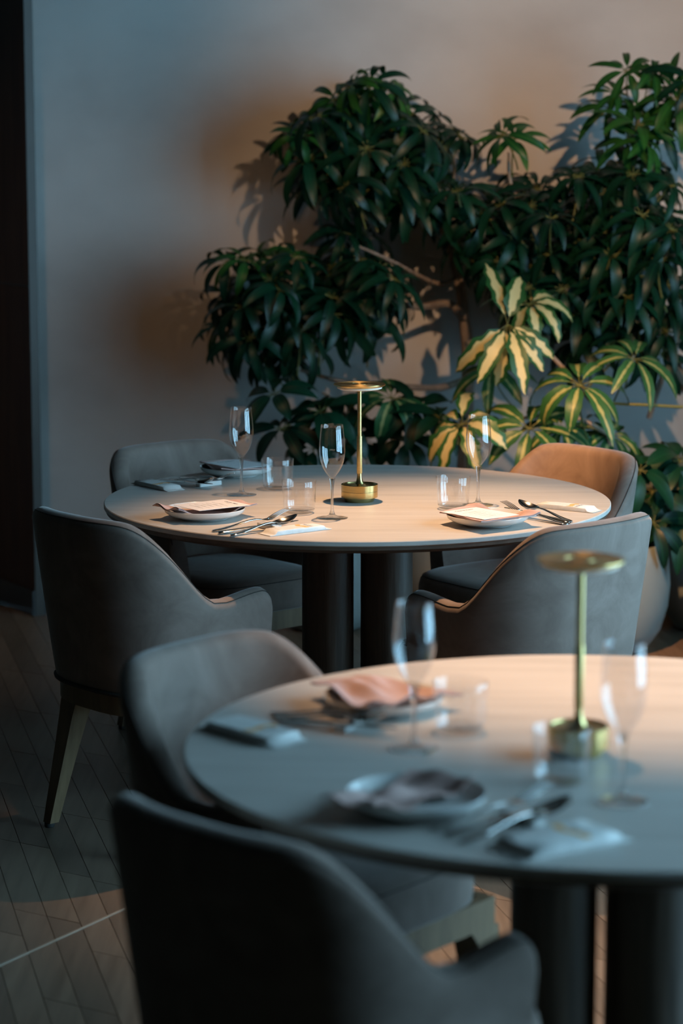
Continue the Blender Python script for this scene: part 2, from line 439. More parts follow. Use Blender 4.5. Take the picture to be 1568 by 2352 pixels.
# floor
fl = tag(empty('floor'), 'dark oak plank floor with slanted plank ends', kind='structure')
m = MB(); m.box(ROOM_L - 0.12, WALL_R + 0.2, ROOM_F - 0.12, WALL_B + 0.12, -0.08, -0.012)
m.build('floor_base', M['subfloor'], fl, smooth=False)
ang_a = math.radians(-76.6); av = Vector((math.cos(ang_a), math.sin(ang_a)))
ang_b = math.radians(-32.0); bv = Vector((math.cos(ang_b), math.sin(ang_b)))
PW, PL = 0.0645, 0.56
sb = PW / abs(math.sin(ang_a - ang_b))
g = 0.0011
c0, c1 = Vector((-0.695, 4.719)), Vector((-0.484, 5.063)); cdir = (c1 - c0).normalized(); cn = Vector((-cdir.y, cdir.x))
ca, cb = av * (PL / 2 - g), bv * (sb / 2 - g)
m = MB(); m.prism([tuple(p) for p in (-ca - cb, ca - cb, ca + cb, -ca + cb)], -0.012, 0.0)
proto = m.build('plank', M['plank'], fl, smooth=False)
rest = MB()
rng = random.Random(4)
first = True
for i in range(-130, 140):
    st = rng.choice((0.0, 0.33, 0.66)) * PL + rng.uniform(-0.03, 0.03)
    o0 = Vector((0.0, 5.0)) + bv * (i * sb)
    for j in range(-22, 22):
        p = o0 + av * (j * PL + st)
        if not (ROOM_L + 0.03 < p.x < WALL_R - 0.03 and ROOM_F + 0.3 < p.y < WALL_B - 0.28): continue
        near = (-1.3 < p.x < -0.28 and 4.1 < p.y < 8.5 and p.x > -0.155 * p.y - 0.03 + 0.0) or (0.05 < p.x < 0.5 and 4.55 < p.y < 5.5) or (0.95 < p.x < 1.3 and 7.2 < p.y < 8.0)
        if near:
            if first: pl = proto; first = False
            else:
                pl = proto.copy(); C.objects.link(pl)
            pl.location = (p.x, p.y, rng.uniform(-0.0006, 0.0))
        else:
            rest.prism([(p.x + q.x, p.y + q.y) for q in (-ca - cb, ca - cb, ca + cb, -ca + cb)], -0.012, rng.uniform(-0.0006, 0.0))
r_ = rest.build('plank_field', M['plank'], fl, smooth=False); r_['kind'] = 'stuff'
for off in (0.0, -1.35, 1.35):
    m = MB(); a0 = c0 - cdir * 0.62 + cn * off; a1 = c0 + cdir * 0.8 + cn * off; w = cn * 0.0035
    m.prism([tuple(p) for p in (a0 - w, a0 + w, a1 + w, a1 - w)], -0.004, 0.0006)
    m.build('inlay_strip', M['inlay'], fl, smooth=False)

# ------------------------------------------------------------------ tables
TOP = 0.74
R_T = 0.65
def make_table(loc, rz, label):
    t = tag(empty('round_table', (loc[0], loc[1], 0), rz), label, 'table', 'round dining tables')
    m = MB(); m.lathe([(0, TOP - 0.0135), (R_T - 0.003, TOP - 0.0135), (R_T, TOP - 0.011), (R_T, TOP - 0.002), (R_T - 0.002, TOP), (0, TOP)], 160)
    m.build('table_top', M['stone'], t, sharp=25)
    m = MB(); m.lathe([(0, TOP - 0.034), (R_T - 0.035, TOP - 0.034), (R_T - 0.006, TOP - 0.0225), (R_T - 0.006, TOP - 0.0136), (0, TOP - 0.0136)], 128)
    m.build('underplate', M['table_wood'], t, sharp=25)
    for sx in (-1, 1):
        for sy in (-1, 1):
            m = MB(); m.lathe([(0, 0.014), (0.066, 0.014), (0.066, TOP - 0.0342), (0, TOP - 0.0342)], 40)
            o = m.build('leg', M['leg_wood'], t, sharp=30); o.location = (sx * 0.0755, sy * 0.0755, 0)
    m = MB(); m.lathe([(0, 0.001), (0.25, 0.001), (0.25, 0.011), (0.246, 0.0138), (0, 0.0138)], 64)
    m.build('base_plate', M['black'], t, sharp=30)
    return t
T1 = (0.0405, 6.159); T2 = (0.407, 3.644)
make_table(T1, 0.0, 'round pale stone table in the middle, in front of the plants')
make_table(T2, math.radians(-4), 'round pale stone table nearest the camera, cut off at the right')

# ------------------------------------------------------------------ armchairs (local: front = +Y, seat centre at the origin)
def make_chair():
    root = empty('armchair')
    HW, YB, YF = 0.278, 0.285, 0.135
    ZB = 0.385
    def plan(n_side=16, n_arc=44):
        pts = []
        ys = [YF, YF - 0.004, YF - 0.010, YF - 0.018, YF - 0.028, YF - 0.04] + [lerp(YF - 0.04, 0.0, k / n_side) for k in range(1, n_side)]
        right = [(HW, y) for y in ys]
        e = 2 / 2.7
        arc = []
        for k in range(n_arc + 1):
            ph = math.pi * k / n_arc
            cx, sx = math.cos(ph), math.sin(ph)
            arc.append((HW * math.copysign(abs(cx) ** e, cx), -YB * abs(sx) ** e))
        left = [(-x, y) for x, y in reversed(right)]
        return right + arc + left
    pl = plan()
    def height(x, y):
        if y > -0.02:
            h = 0.612 + 0.016 * smooth((y + 0.02) / 0.13) - 0.008
            d = YF - y
            if d < 0.03: h -= 0.03 - math.sqrt(max(0, 0.03 ** 2 - (0.03 - d) ** 2))
            return h
        # the wing rises in an S-curve from the arm to the back
        t = (-0.02 - y) / 0.235
        return 0.604 + (0.785 - 0.604) * smooth(t) + 0.018 * smooth((-y - 0.18) / 0.1)
    def outer(x, y, z):
        f = (z - ZB) / 0.42
        sx = lerp(0.86, 1.0, min(1, f ** 0.8)) ; sy = lerp(0.80, 1.0, f) if y < 0 else lerp(1.0, 1.0, f)
        return x * sx, y * sy
    TH = 0.052
    sections = []; seam = []; pipe = []
    cen = []
    for i, (x, y) in enumerate(pl):
        a = Vector(pl[max(i - 1, 0)]); b_ = Vector(pl[min(i + 1, len(pl) - 1)])
        tt = (b_ - a).normalized(); nrm = Vector((tt.y, -tt.x))      # outward or inward, fixed below
        if nrm.dot(Vector((x, y - 0.02))) < 0: nrm = -nrm
        if i < 22: nrm = Vector((1, 0))
        if i >= len(pl) - 22: nrm = Vector((-1, 0))
        h = height(x, y)
        sec = []
        r = TH / 2
        for k in range(7):
            z = lerp(ZB, h - r, k / 6)
            ox, oy = outer(x, y, z); sec.append(Vector((ox, oy, z)))
        bx, by = outer(x, y, h - r)
        for k in range(1, 8):
            w = math.pi * k / 8
            d = r - r * math.cos(w)
            sec.append(Vector((bx - nrm.x * d, by - nrm.y * d, h - r + r * 0.92 * math.sin(w))))
        for k in range(5):
            z = lerp(h - r, 0.43, k / 4)
            ox, oy = outer(x, y, z); th = lerp(TH, 0.062, k / 4)
            sec.append(Vector((ox - nrm.x * th, oy - nrm.y * th, z)))
        zb = ZB
        ox, oy = outer(x, y, zb); sec.append(Vector((ox - nrm.x * 0.06, oy - nrm.y * 0.06, zb)))
        sections.append(sec)
        ox, oy = outer(x, y, h - r * 0.55)
        p = sec[8]; seam.append(p + Vector((nrm.x, nrm.y, 0.25)) * 0.0006)
        pipe.append(Vector((*outer(x, y, ZB), ZB)) + Vector((nrm.x, nrm.y, 0)) * 0.001)
    m = MB(); m.sweep(sections); m.build('shell', M['velvet'], root, sharp=50)
    m = MB(); m.tube(seam, 0.0011, 5); m.build('seam', M['thread'], root)
    m = MB(); m.tube(pipe, 0.0055, 6); m.build('piping', M['thread'], root)
    # seat cushion
    m = MB(); secs = []
    HWs, y0, y1 = 0.216, -0.20, 0.262
    def outline(inset, z, n=72):
        out = []
        for k in range(n):
            w = 2 * math.pi * k / n; c_, s_ = math.cos(w), math.sin(w)
            e = 2 / 4.6
            x = (HWs - inset) * math.copysign(abs(c_) ** e, c_)
            yy = (y0 + y1) / 2 + ((y1 - y0) / 2 - inset) * math.copysign(abs(s_) ** e, s_)
            if yy < 0: x *= 1 - 0.30 * (yy / y0) ** 2 * 0.6
            out.append(Vector((x, yy, z)))
        return out
    for ins, z in ((0.012, 0.385), (0.002, 0.392), (0.0, 0.41), (0.0, 0.44), (0.004, 0.458), (0.014, 0.470), (0.032, 0.478), (0.07, 0.483), (0.14, 0.486), (0.2, 0.487)):
        secs.append(outline(ins, z))
    m.sweep(secs); m.build('seat', M['velvet'], root, sharp=60)
    m = MB(); m.tube([p + Vector((0, 0, 0)) for p in outline(0.009, 0.4655)] + [outline(0.009, 0.4655)[0]], 0.0012, 5); m.build('seat_seam', M['thread'], root)
    # apron: bent oak rail under the shell plus a straight front rail
    ring = []
    for (x, y) in pl[10:-10]:
        ox, oy = outer(x, y, ZB)
        ring.append((ox * 0.965, oy * 0.965))
    ring = [(ring[0][0], 0.225)] + ring + [(ring[-1][0], 0.225)]
    m = MB(); secs = []
    for i, (x, y) in enumerate(ring):
        a = Vector(ring[max(i - 1, 0)]); b_ = Vector(ring[min(i + 1, len(ring) - 1)])
        tt = (b_ - a).normalized(); nrm = Vector((tt.y, -tt.x))
        if nrm.dot(Vector((x, y))) < 0: nrm = -nrm
        if i == 0 : nrm = Vector((1, 0))
        if i == len(ring) - 1: nrm = Vector((-1, 0))
        q = Vector((x, y)); n2 = q - nrm * 0.022
        secs.append([Vector((q.x, q.y, 0.333)), Vector((q.x, q.y, 0.3845)), Vector((n2.x, n2.y, 0.3845)), Vector((n2.x, n2.y, 0.333))])
    m.sweep(secs); m.build('apron', M['oak'], root, sharp=40)
    xw = ring[0][0]
    m = MB(); m.box(-xw + 0.004, xw - 0.004, 0.222, 0.246, 0.333, 0.3845); m.build('front_rail', M['oak'], root, smooth=False)
    # four tapered legs
    for sx in (-1, 1):
        for ty, fy in ((0.222, 0.232), (-0.142, -0.205)):
            tx = xw - 0.022 if ty > 0 else 0.150
            fx = tx + 0.012 if ty > 0 else 0.188
            m = MB(); secs = []
            for z, wd in ((0.012, 0.0145), (0.10, 0.018), (0.20, 0.0225), (0.28, 0.027), (0.312, 0.031), (0.333, 0.040)):
                f = z / 0.333
                cx, cy = lerp(fx, tx, f) * sx, lerp(fy, ty, f)
                # widening only inwards near the top, so the outer line stays straight
                inn = max(0.0, wd - 0.0295)
                x_in, x_out = cx - sx * (min(wd, 0.0295) + inn * 1.6), cx + sx * min(wd, 0.0295)
                yi = 1 if ty > 0 else -1
                y_in, y_out = cy - yi * min(wd, 0.0295), cy + yi * min(wd, 0.0295) * 0.8
                xs, ys = sorted((x_in, x_out)), sorted((y_in, y_out))
                secs.append([Vector((xs[0], ys[0], z)), Vector((xs[1], ys[0], z)), Vector((xs[1], ys[1], z)), Vector((xs[0], ys[1], z))])
            m.sweep(secs); lg = m.build('leg', M['oak'], root, sharp=30)
            m = MB(); m.lathe([(0, 0.0006), (0.0115, 0.0006), (0.0125, 0.003), (0.0125, 0.0118), (0, 0.0118)], 16, fx * sx, fy)
            m.build('foot_glide', M['rubber'], lg)
    return root
chair0 = make_chair()
def facing(deg): return math.radians(deg - 90)
CH = [  # x, y, direction the sitter faces, label
    (-0.434, 5.701, 41.2, 'taupe velvet armchair at the rear table, leftmost, its back to the camera'),
    (-0.345, 6.644, -50.3, 'grey velvet armchair at the rear table by the grey wall, seat toward the camera'),
    (0.509, 6.573, 217.4, 'velvet armchair lit orange, at the far right of the rear table by the plants'),
    (0.428, 5.640, 133.9, 'velvet armchair behind the front brass lamp, its back lit blue-grey'),
    (-0.071, 3.970, -39.6, 'velvet armchair tucked into the left of the front table, inner back lit blue'),
    (-0.014, 3.205, 44.8, 'dark velvet armchair nearest the camera at the bottom, seen from behind'),
]
for i, (x, y, d, lab) in enumerate(CH):
    o = chair0 if i == 0 else copy_tree(chair0)
    o.location = (x, y, 0); o.rotation_euler = (0, 0, facing(d))
    tag(o, lab, 'armchair', 'velvet armchairs around the tables')

# ------------------------------------------------------------------ table lamps
def make_lamp():
    t = empty('table_lamp')
    m = MB(); m.lathe([(0, 0.0), (0.0365, 0.0), (0.0375, 0.001), (0.0405, 0.0105), (0.0468, 0.0115), (0.047, 0.012), (0.047, 0.0268), (0.0, 0.0268)], 72)
    m.build('base', M['brass'], t, sharp=30)
    m = MB(); m.lathe([(0, 0.0268), (0.0462, 0.0268), (0.0462, 0.0276), (0, 0.0276)], 72); m.build('base_groove', M['groove'], t, sharp=30)
    m = MB(); m.lathe([(0, 0.0276), (0.047, 0.0276), (0.047, 0.0438), (0.0465, 0.0443), (0.0425, 0.0443), (0.041, 0.0418), (0.022, 0.0425), (0.013, 0.0455), (0.0085, 0.053), (0.0063, 0.064), (0.006, 0.072), (0, 0.072)], 72)
    m.build('base_cap', M['brass'], t, sharp=30)
    m = MB(); m.lathe([(0, 0.072), (0.0068, 0.072), (0.0070, 0.0725), (0.0070, 0.1675), (0.0068, 0.168), (0, 0.168)], 32); m.build('grip_sleeve', M['brass_matte'], t, sharp=30)
    m = MB(); m.lathe([(0, 0.168), (0.0056, 0.168), (0.0056, 0.288), (0, 0.288)], 32); m.build('stem', M['brass'], t, sharp=30)
    m = MB(); m.lathe([(0, 0.2945), (0.058, 0.2945), (0.0655, 0.2985), (0.0662, 0.3005), (0.0655, 0.302), (0.024, 0.3022), (0.0235, 0.3012), (0.021, 0.3012), (0.0205, 0.3022), (0, 0.3022)], 96); m.build('shade_disc', M['brass'], t, sharp=25)
    m = MB(); m.lathe([(0.0, 0.288), (0.050, 0.288), (0.057, 0.2905), (0.0575, 0.2944), (0, 0.2944)], 96); m.build('diffuser', M['opal'], t, sharp=40)
    return t
lamp = make_lamp(); lamp.location = (0.046, 6.125, TOP)
tag(lamp, 'brass disc-topped cordless lamp at the middle of the rear table', 'lamp', 'brass table lamps')
l2 = copy_tree(lamp); l2.location = (0.361, 3.590, TOP)
tag(l2, 'blurred brass disc-topped cordless lamp on the front table', 'lamp', 'brass table lamps')

# ------------------------------------------------------------------ glasses
def make_flute():
    t = empty('champagne_flute')
    oz = [(0.0032, 0.0985), (0.0085, 0.1035), (0.0155, 0.112), (0.0225, 0.124), (0.0280, 0.138), (0.0312, 0.152), (0.0322, 0.163), (0.0318, 0.178), (0.0302, 0.198), (0.0282, 0.218), (0.0272, 0.230)]
    prof = oz + [(0.0268, 0.2305)] + [(max(0.0, r - 0.0011), z + (0.0012 if z < 0.12 else 0)) for r, z in reversed(oz)]
    prof[-1] = (0.0, 0.1010)
    m = MB(); m.lathe([(0.0, 0.0985)] + prof, 56); m.build('bowl', M['glass'], t, sharp=60)
    m = MB(); m.lathe([(0, 0.0004), (0.0385, 0.0004), (0.039, 0.0012), (0.0385, 0.0020), (0.026, 0.0034), (0.013, 0.0056), (0.0078, 0.009), (0.0, 0.0095)], 48)
    m.build('foot', M['glass_foot'], t, sharp=60)
    m = MB(); m.lathe([(0, 0.0096), (0.0076, 0.0096), (0.0062, 0.013), (0.0052, 0.0165), (0.0036, 0.022), (0.0034, 0.045), (0.0037, 0.066), (0.0045, 0.080), (0.0058, 0.090), (0.0072, 0.0955), (0.0085, 0.0984), (0, 0.0984)], 32)
    m.build('stem', M['glass_thick'], t, sharp=60)
    return t
def make_tumbler():
    t = empty('water_glass')
    oz = [(0.0365, 0.0105), (0.0385, 0.0125), (0.0397, 0.018), (0.0405, 0.03), (0.0420, 0.058), (0.0432, 0.081)]
    prof = oz + [(0.0428, 0.0818), (0.0420, 0.081), (0.0408, 0.058), (0.0393, 0.03), (0.0382, 0.019), (0.0365, 0.0135)]
    m = MB(); m.lathe(prof, 64, closed=True); m.build('glass_wall', M['glass'], t, sharp=60)
    m = MB(); m.lathe([(0, 0.0006), (0.029, 0.0006), (0.0335, 0.002), (0.0365, 0.0055), (0.0384, 0.0104), (0.0362, 0.0104), (0.032, 0.0085), (0.0, 0.0078)], 64); m.build('glass_base', M['glass_foot'], t, sharp=60)
    return t
fl0 = make_flute(); tu0 = make_tumbler()
FL = [(-0.260, 6.229, 'champagne flute at the back left, nearest the grey wall chair, by the far plate'),
      (-0.023, 5.851, 'champagne flute just left of the sharp brass lamp'),
      (0.346, 6.059, 'champagne flute on the right half of the rear table'),
      (0.111, 3.618, 'blurred champagne flute on the left of the front table'),
      (0.397, 3.321, 'blurred champagne flute at the right, in front of the front lamp')]
for i, (x, y, lab) in enumerate(FL):
    o = fl0 if i == 0 else copy_tree(fl0)
    o.location = (x, y, TOP); tag(o, lab, 'glass', 'champagne flutes')
TU = [(-0.169, 6.329, 'water glass at the back left, beside the far plate'),
      (-0.105, 5.932, 'water glass at the centre left behind the shiny spoon and fork'),
      (0.280, 6.002, 'water glass behind the right hand plate on the rear table'),
      (0.188, 3.727, 'blurred water glass on the front table beside the pink napkin'),
      (0.321, 3.429, 'blurred water glass in front of the front lamp base')]
for i, (x, y, lab) in enumerate(TU):
    o = tu0 if i == 0 else copy_tree(tu0)
    o.location = (x, y, TOP); tag(o, lab, 'glass', 'water glasses')

# ------------------------------------------------------------------ plates, napkins, menus
def make_plate():
    m = MB()
    m.lathe([(0, 0.003), (0.052, 0.003), (0.053, 0.0005), (0.058, 0.0005), (0.060, 0.004), (0.085, 0.010), (0.0965, 0.0175), (0.0995, 0.0255), (0.0985, 0.0265), (0.0970, 0.0255), (0.0940, 0.0190), (0.083, 0.0130), (0.06, 0.0085), (0, 0.008)], 96)
    return m.build('side_plate', M['porcelain'], None, sharp=60)
plate0 = make_plate()
PLS = [(-0.335, 5.845, 'white plate with menu card in front of the leftmost armchair'),
       (0.352, 5.748, 'white plate with menu card on the right of the rear table'),
       (-0.290, 6.590, 'white plate with menu card at the back left of the rear table'),
       (0.069, 3.872, 'blurred plate under the pink napkin on the front table'),
       (0.104, 3.281, 'blurred plate with the dark mauve napkin nearest the camera')]
for i, (x, y, lab) in enumerate(PLS):
    if i == 0: o = plate0
    else: o = plate0.copy(); C.objects.link(o)
    o.location = (x, y, TOP + 0.0002); tag(o, lab, 'plate', 'white side plates')

def plate_sag(d):
    """height of a cloth over the plate at distance d from its centre (above the table)"""
    if d < 0.055: return 0.0125
    if d < 0.098: return lerp(0.0125, 0.0285, smooth((d - 0.055) / 0.043))
    return 0.0285 - 0.05 * (d - 0.098)

def cloth(name, quad, centre, lift, ripples, seed, mat, layers=2, nu=44, nv=14, gap=0.0018):
    """folded napkin laid across a plate; quad = four corners in plan"""
    rng = random.Random(seed)
    q = [Vector(p) for p in quad]; cc = Vector(centre)
    m = MB()
    for L in range(layers):
        z_off = lift + L * gap
        inset = 0.004 * L
        def P(u, v, side):
            uu = lerp(inset, 1 - inset, u) if True else u; vv = lerp(inset, 1 - inset, v)
            p = (q[0] * (1 - uu) + q[3] * uu) * (1 - vv) + (q[1] * (1 - uu) + q[2] * uu) * vv
            d = (p - cc).length
            z = plate_sag(d) + z_off
            for (u0, amp, wid, ph) in ripples:
                z += amp * math.exp(-((u - u0) / wid) ** 2) * (0.5 + 0.5 * math.sin(9 * v + ph + L * 0.25))
            p3 = Vector((p.x, p.y, TOP + max(z, 0.0015) + side * 0.0007))
            return p3
        n = len(m.v)
        for side in (-1, 1):
            for j in range(nv + 1):
                for i in range(nu + 1):
                    m.v.append(tuple(P(i / nu, j / nv, side)))
        off = (nu + 1) * (nv + 1)
        for j in range(nv):
            for i in range(nu):
                a = n + j * (nu + 1) + i
                m.f.append((a, a + 1, a + nu + 2, a + nu + 1)); a += off
                m.f.append((a, a + nu + 1, a + nu + 2, a + 1))
        edge = [j * (nu + 1) for j in range(nv + 1)] + [nv * (nu + 1) + i for i in range(1, nu + 1)] + [j * (nu + 1) + nu for j in range(nv - 1, -1, -1)] + [i for i in range(nu - 1, 0, -1)]
        for k in range(len(edge)):
            a, b_ = edge[k], edge[(k + 1) % len(edge)]
            m.f.append((n + a, n + b_, n + off + b_, n + off + a))
    return m.build(name, mat, None, sharp=70)

NAP = [ # quad corners: near-left start, far-left start, far-right end, near-right end ; menu quad
    dict(c=(-0.335, 5.845), q=[(-0.392, 5.750), (-0.462, 5.838), (-0.272, 5.958), (-0.206, 5.872)], rip=[(0.0, 0.012, 0.12, 0.4), (0.10, -0.005, 0.07, 0.4), (1.0, 0.004, 0.08, 1.5)], seed=1, lab='dusty pink napkin on the plate before the leftmost armchair'),
    dict(c=(0.352, 5.748), q=[(0.328, 5.612), (0.236, 5.760), (0.312, 5.862), (0.478, 5.722)], rip=[(1.0, 0.009, 0.09, 0.3), (0.0, 0.003, 0.06, 2.2)], seed=2, lab='dusty pink napkin under the right hand menu of the rear table'),
    dict(c=(-0.290, 6.590), q=[(-0.325, 6.478), (-0.395, 6.655), (-0.262, 6.700), (-0.185, 6.520)], rip=[(0.0, 0.008, 0.18, 2.6), (0.55, 0.004, 0.15, 3.0)], seed=3, lab='dusty pink napkin on the far plate at the back left'),
    dict(c=(0.069, 3.872), q=[(0.050, 3.772), (-0.052, 3.950), (0.052, 4.000), (0.200, 3.862)], rip=[(0.0, 0.010, 0.2, 2.4), (0.42, 0.022, 0.14, 2.2), (0.75, 0.006, 0.1, 0.4)], seed=4, lab='blurred light pink napkin on the far plate of the front table'),
    dict(c=(0.104, 3.281), q=[(0.045, 3.178), (-0.035, 3.222), (0.105, 3.385), (0.192, 3.330)], rip=[(0.0, 0.012, 0.18, 0.4), (0.55, 0.016, 0.16, 1.6), (0.95, 0.008, 0.15, 2.5)], seed=5, lab='blurred mauve napkin on the plate nearest the camera'),
]
for n_ in NAP:
    o = cloth('napkin', n_['q'], n_['c'], 0.0, n_['rip'], n_['seed'], M['napkin'])
    tag(o, n_['lab'], 'napkin', 'folded pink napkins')

def text_mesh(name, s, size, mat, parent, loc, rz, depth=0.00012):
    cu = bpy.data.curves.new(name, 'FONT'); cu.body = s; cu.size = size; cu.align_x = 'CENTER'; cu.align_y = 'CENTER'; cu.extrude = depth; cu.resolution_u = 2
    tmp = bpy.data.objects.new(name + '_curve', cu); C.objects.link(tmp)
    dg = bpy.context.evaluated_depsgraph_get()
    me = bpy.data.meshes.new_from_object(tmp.evaluated_get(dg)); me.name = name
    bpy.data.objects.remove(tmp); bpy.data.curves.remove(cu)
    me.materials.clear(); me.materials.append(mat)
    o = bpy.data.objects.new(name, me); C.objects.link(o); o.parent = parent; o.location = loc; o.rotation_euler = (0, 0, rz)
    return o

def menu_card(centre, rz, w, h, z, tilt, label, seed):
    """paper card; its top edge points to local +Y"""
    rng = random.Random(seed)
    t = empty('menu_card', (centre[0], centre[1], z), rz); t.rotation_euler = (tilt[0], tilt[1], rz)
    m = MB(); m.box(-w / 2, w / 2, -h / 2, h / 2, 0.0, 0.0007); m.build('card', M['paper'], t, smooth=False)
    text_mesh('heading', 'Course Menu', 0.0105, M['ink'], t, (0, h * 0.38, 0.0008), 0)
    m = MB(); m.box(-0.009, 0.009, -0.0007, 0.0007, 0, 0.0002); o = m.build('text_line', M['grey_ink'], t, smooth=False); o.location = (0, h * 0.38 - 0.0105, 0.0007)
    y = h * 0.38 - 0.030
    while y > -h / 2 + 0.016:
        for wd in (rng.uniform(0.008, 0.014), rng.uniform(0.026, 0.036)):
            m = MB(); x = -wd
            while x < wd:
                l = rng.uniform(0.003, 0.008); m.box(x, min(x + l, wd), -0.0006, 0.0006, 0, 0.0002); x += l + 0.0014
            o = m.build('text_line', M['grey_ink'], t, smooth=False); o.location = (0, y, 0.0007); y -= 0.0044
        y -= 0.0085
    return tag(t, label, 'menu', 'printed menu cards')
menu_card((-0.317, 5.852), math.radians(-53.5), 0.118, 0.150, TOP + 0.0318, (0.0, 0.0, 0), 'white menu card facing the left, on the plate by the leftmost armchair', 1)
menu_card((0.332, 5.722), math.radians(40), 0.115, 0.150, TOP + 0.0318, (0.0, 0.0, 0), 'white menu card on the right hand plate of the rear table', 2)
menu_card((-0.284, 6.582), math.radians(38), 0.115, 0.155, TOP + 0.0322, (0.0, 0.0, 0), 'white menu card at the back left of the rear table', 3)

# ------------------------------------------------------------------ wrapped towels ("ROMA" packets)
def packet(centre, rz, label, length=0.158, wid=0.052, h=0.011):
    t = empty('towel_packet', (centre[0], centre[1], TOP), rz)
    m = MB(); secs = []
    for f, hh, ww in ((-0.5, 0.0016, 0.98), (-0.47, 0.0018, 1.0), (-0.42, 0.0045, 1.0), (-0.38, h, 0.98), (-0.2, h * 1.04, 1.0), (0, h * 1.06, 1.0), (0.2, h * 1.03, 1.0), (0.38, h, 0.98), (0.42, 0.0045, 1.0), (0.47, 0.002, 1.0), (0.5, 0.0018, 0.97)):
        x = f * length * 1.12; w2 = wid / 2 * ww
        wob = 0.0015 * math.sin(f * 40)
        secs.append([Vector((x, -w2, 0.0006)), Vector((x + wob, -w2, hh * 0.8)), Vector((x, -w2 * 0.94, hh)), Vector((x + wob, 0, hh * 1.02)), Vector((x, w2 * 0.94, hh)), Vector((x + wob, w2, hh * 0.8)), Vector((x, w2, 0.0006))])
    m.sweep(secs); m.build('wrapper', M['packet'], t, sharp=50)
    zt = h * 1.085
    m = MB()
    sw = []
    for k in range(9):
        y = lerp(-wid * 0.44, wid * 0.44, k / 8); sw.append((0.012 + 0.004 * math.sin(k * 0.9), y))
    for k in range(8):
        (xa, ya), (xb, yb) = sw[k], sw[k + 1]
        m.prism([(xa, ya), (xa + 0.013 + 0.003 * math.sin(k * 2.1), ya), (xb + 0.013 + 0.003 * math.sin((k + 1) * 2.1), yb), (xb, yb)], zt - 0.0014, zt)
    m.build('orange_stripe', M['orange_ink'], t, smooth=False)
    text_mesh('lettering', 'ROMA', 0.0125, M['grey_ink'], t, (0.037, 0.0, zt - 0.0002), math.radians(90))
    m = MB()
    for k in range(3): m.prism([(-0.052 + k * 0.014, -0.010 + k * 0.002), (-0.043 + k * 0.014, -0.010 + k * 0.002), (-0.045 + k * 0.014, 0.012), (-0.050 + k * 0.014, 0.012)], zt - 0.0012, zt - 0.0003)
    m.build('faint_print', M['orange_ink'] if False else M['packet'], t, smooth=False)
    return tag(t, label, 'towel packet', 'wrapped towels')
packet((-0.110, 5.650), math.radians(36.5), 'white wrapped towel with orange stripe at the near edge of the rear table')
packet((0.563, 5.995), math.radians(-34 + 0), 'white wrapped towel with orange stripe at the right rim of the rear table')
packet((-0.490, 6.374), math.radians(-54), 'wrapped towel at the far left of the rear table', 0.165, 0.056)
packet((-0.140, 3.706), math.radians(-47), 'blurred wrapped towel at the left of the front table', 0.165, 0.07, 0.014)
packet((0.290, 3.115), math.radians(33), 'blurred wrapped towel at the near edge of the front table', 0.165, 0.085, 0.014)

# ------------------------------------------------------------------ cutlery (local: handle end at the origin, +X to the head)
def ribbon(stations, nx=9):
    """stations: (x, z, half width, half thickness, dish) -> lens-shaped sections"""
    secs = []
    for x, z, w, th, dish in stations:
        sec = []
        for k in range(nx):
            f = -1 + 2 * k / (nx - 1)
            sec.append(Vector((x, w * f, z - dish * (1 - f * f) + th * math.sqrt(max(0.0, 1 - f * f * 0.9)))))
        for k in range(nx):
            f = 1 - 2 * k / (nx - 1)
            sec.append(Vector((x, w * f, z - dish * (1 - f * f) - th * math.sqrt(max(0.0, 1 - f * f * 0.9)))))
        secs.append(sec)
    return secs
HANDLE = [(0.000, 0.0030, 0.0020, 0.0014, 0), (0.003, 0.0032, 0.0060, 0.0020, 0), (0.012, 0.0040, 0.0085, 0.0022, 0), (0.030, 0.0055, 0.0082, 0.0021, 0), (0.055, 0.0095, 0.0062, 0.0020, 0), (0.080, 0.0145, 0.0046, 0.0021, 0), (0.105, 0.0185, 0.0036, 0.0023, 0), (0.122, 0.0195, 0.0034, 0.0023, 0), (0.135, 0.0185, 0.0042, 0.0020, 0)]
def make_fork():
    m = MB()
    st = HANDLE + [(0.143, 0.0172, 0.0075, 0.0014, 0.0004), (0.150, 0.0166, 0.0112, 0.0012, 0.0010), (0.158, 0.0172, 0.0122, 0.0012, 0.0014), (0.165, 0.0185, 0.0122, 0.0011, 0.0014)]
    m.sweep(ribbon(st))
    for k in range(4):
        yc = (-1.5 + k) * 0.0066
        secs = []
        for f in (0, 0.2, 0.45, 0.7, 0.9, 1.0):
            x = 0.163 + 0.047 * f; z = 0.0180 + 0.0225 * f - 0.0045 * f * f * f; hw = lerp(0.0021, 0.0011, f); th = lerp(0.0011, 0.0007, f)
            secs.append([Vector((x, yc - hw, z - th)), Vector((x, yc + hw, z - th)), Vector((x, yc + hw, z + th)), Vector((x, yc - hw, z + th))])
        m.sweep(secs)
    return m.build('fork', M['steel'], None, sharp=50)
def make_spoon():
    m = MB(); st = list(HANDLE)
    n = 14
    for k in range(1, n + 1):
        f = k / n
        w = 0.0205 * (math.sin(math.pi * min(1.0, 0.10 + 0.90 * f) ** 0.86)) ** 0.62 if f < 1 else 0.0012
        x = 0.137 + 0.068 * f
        z = 0.0180 + 0.0135 * f - 0.003 * math.sin(math.pi * f)
        dish = 0.0085 * math.sin(math.pi * (0.05 + 0.93 * f)) ** 0.8
        st.append((x, z, max(w, 0.0012), 0.0008, dish))
    m.sweep(ribbon(st, 13))
    return m.build('spoon', M['steel'], None, sharp=60)
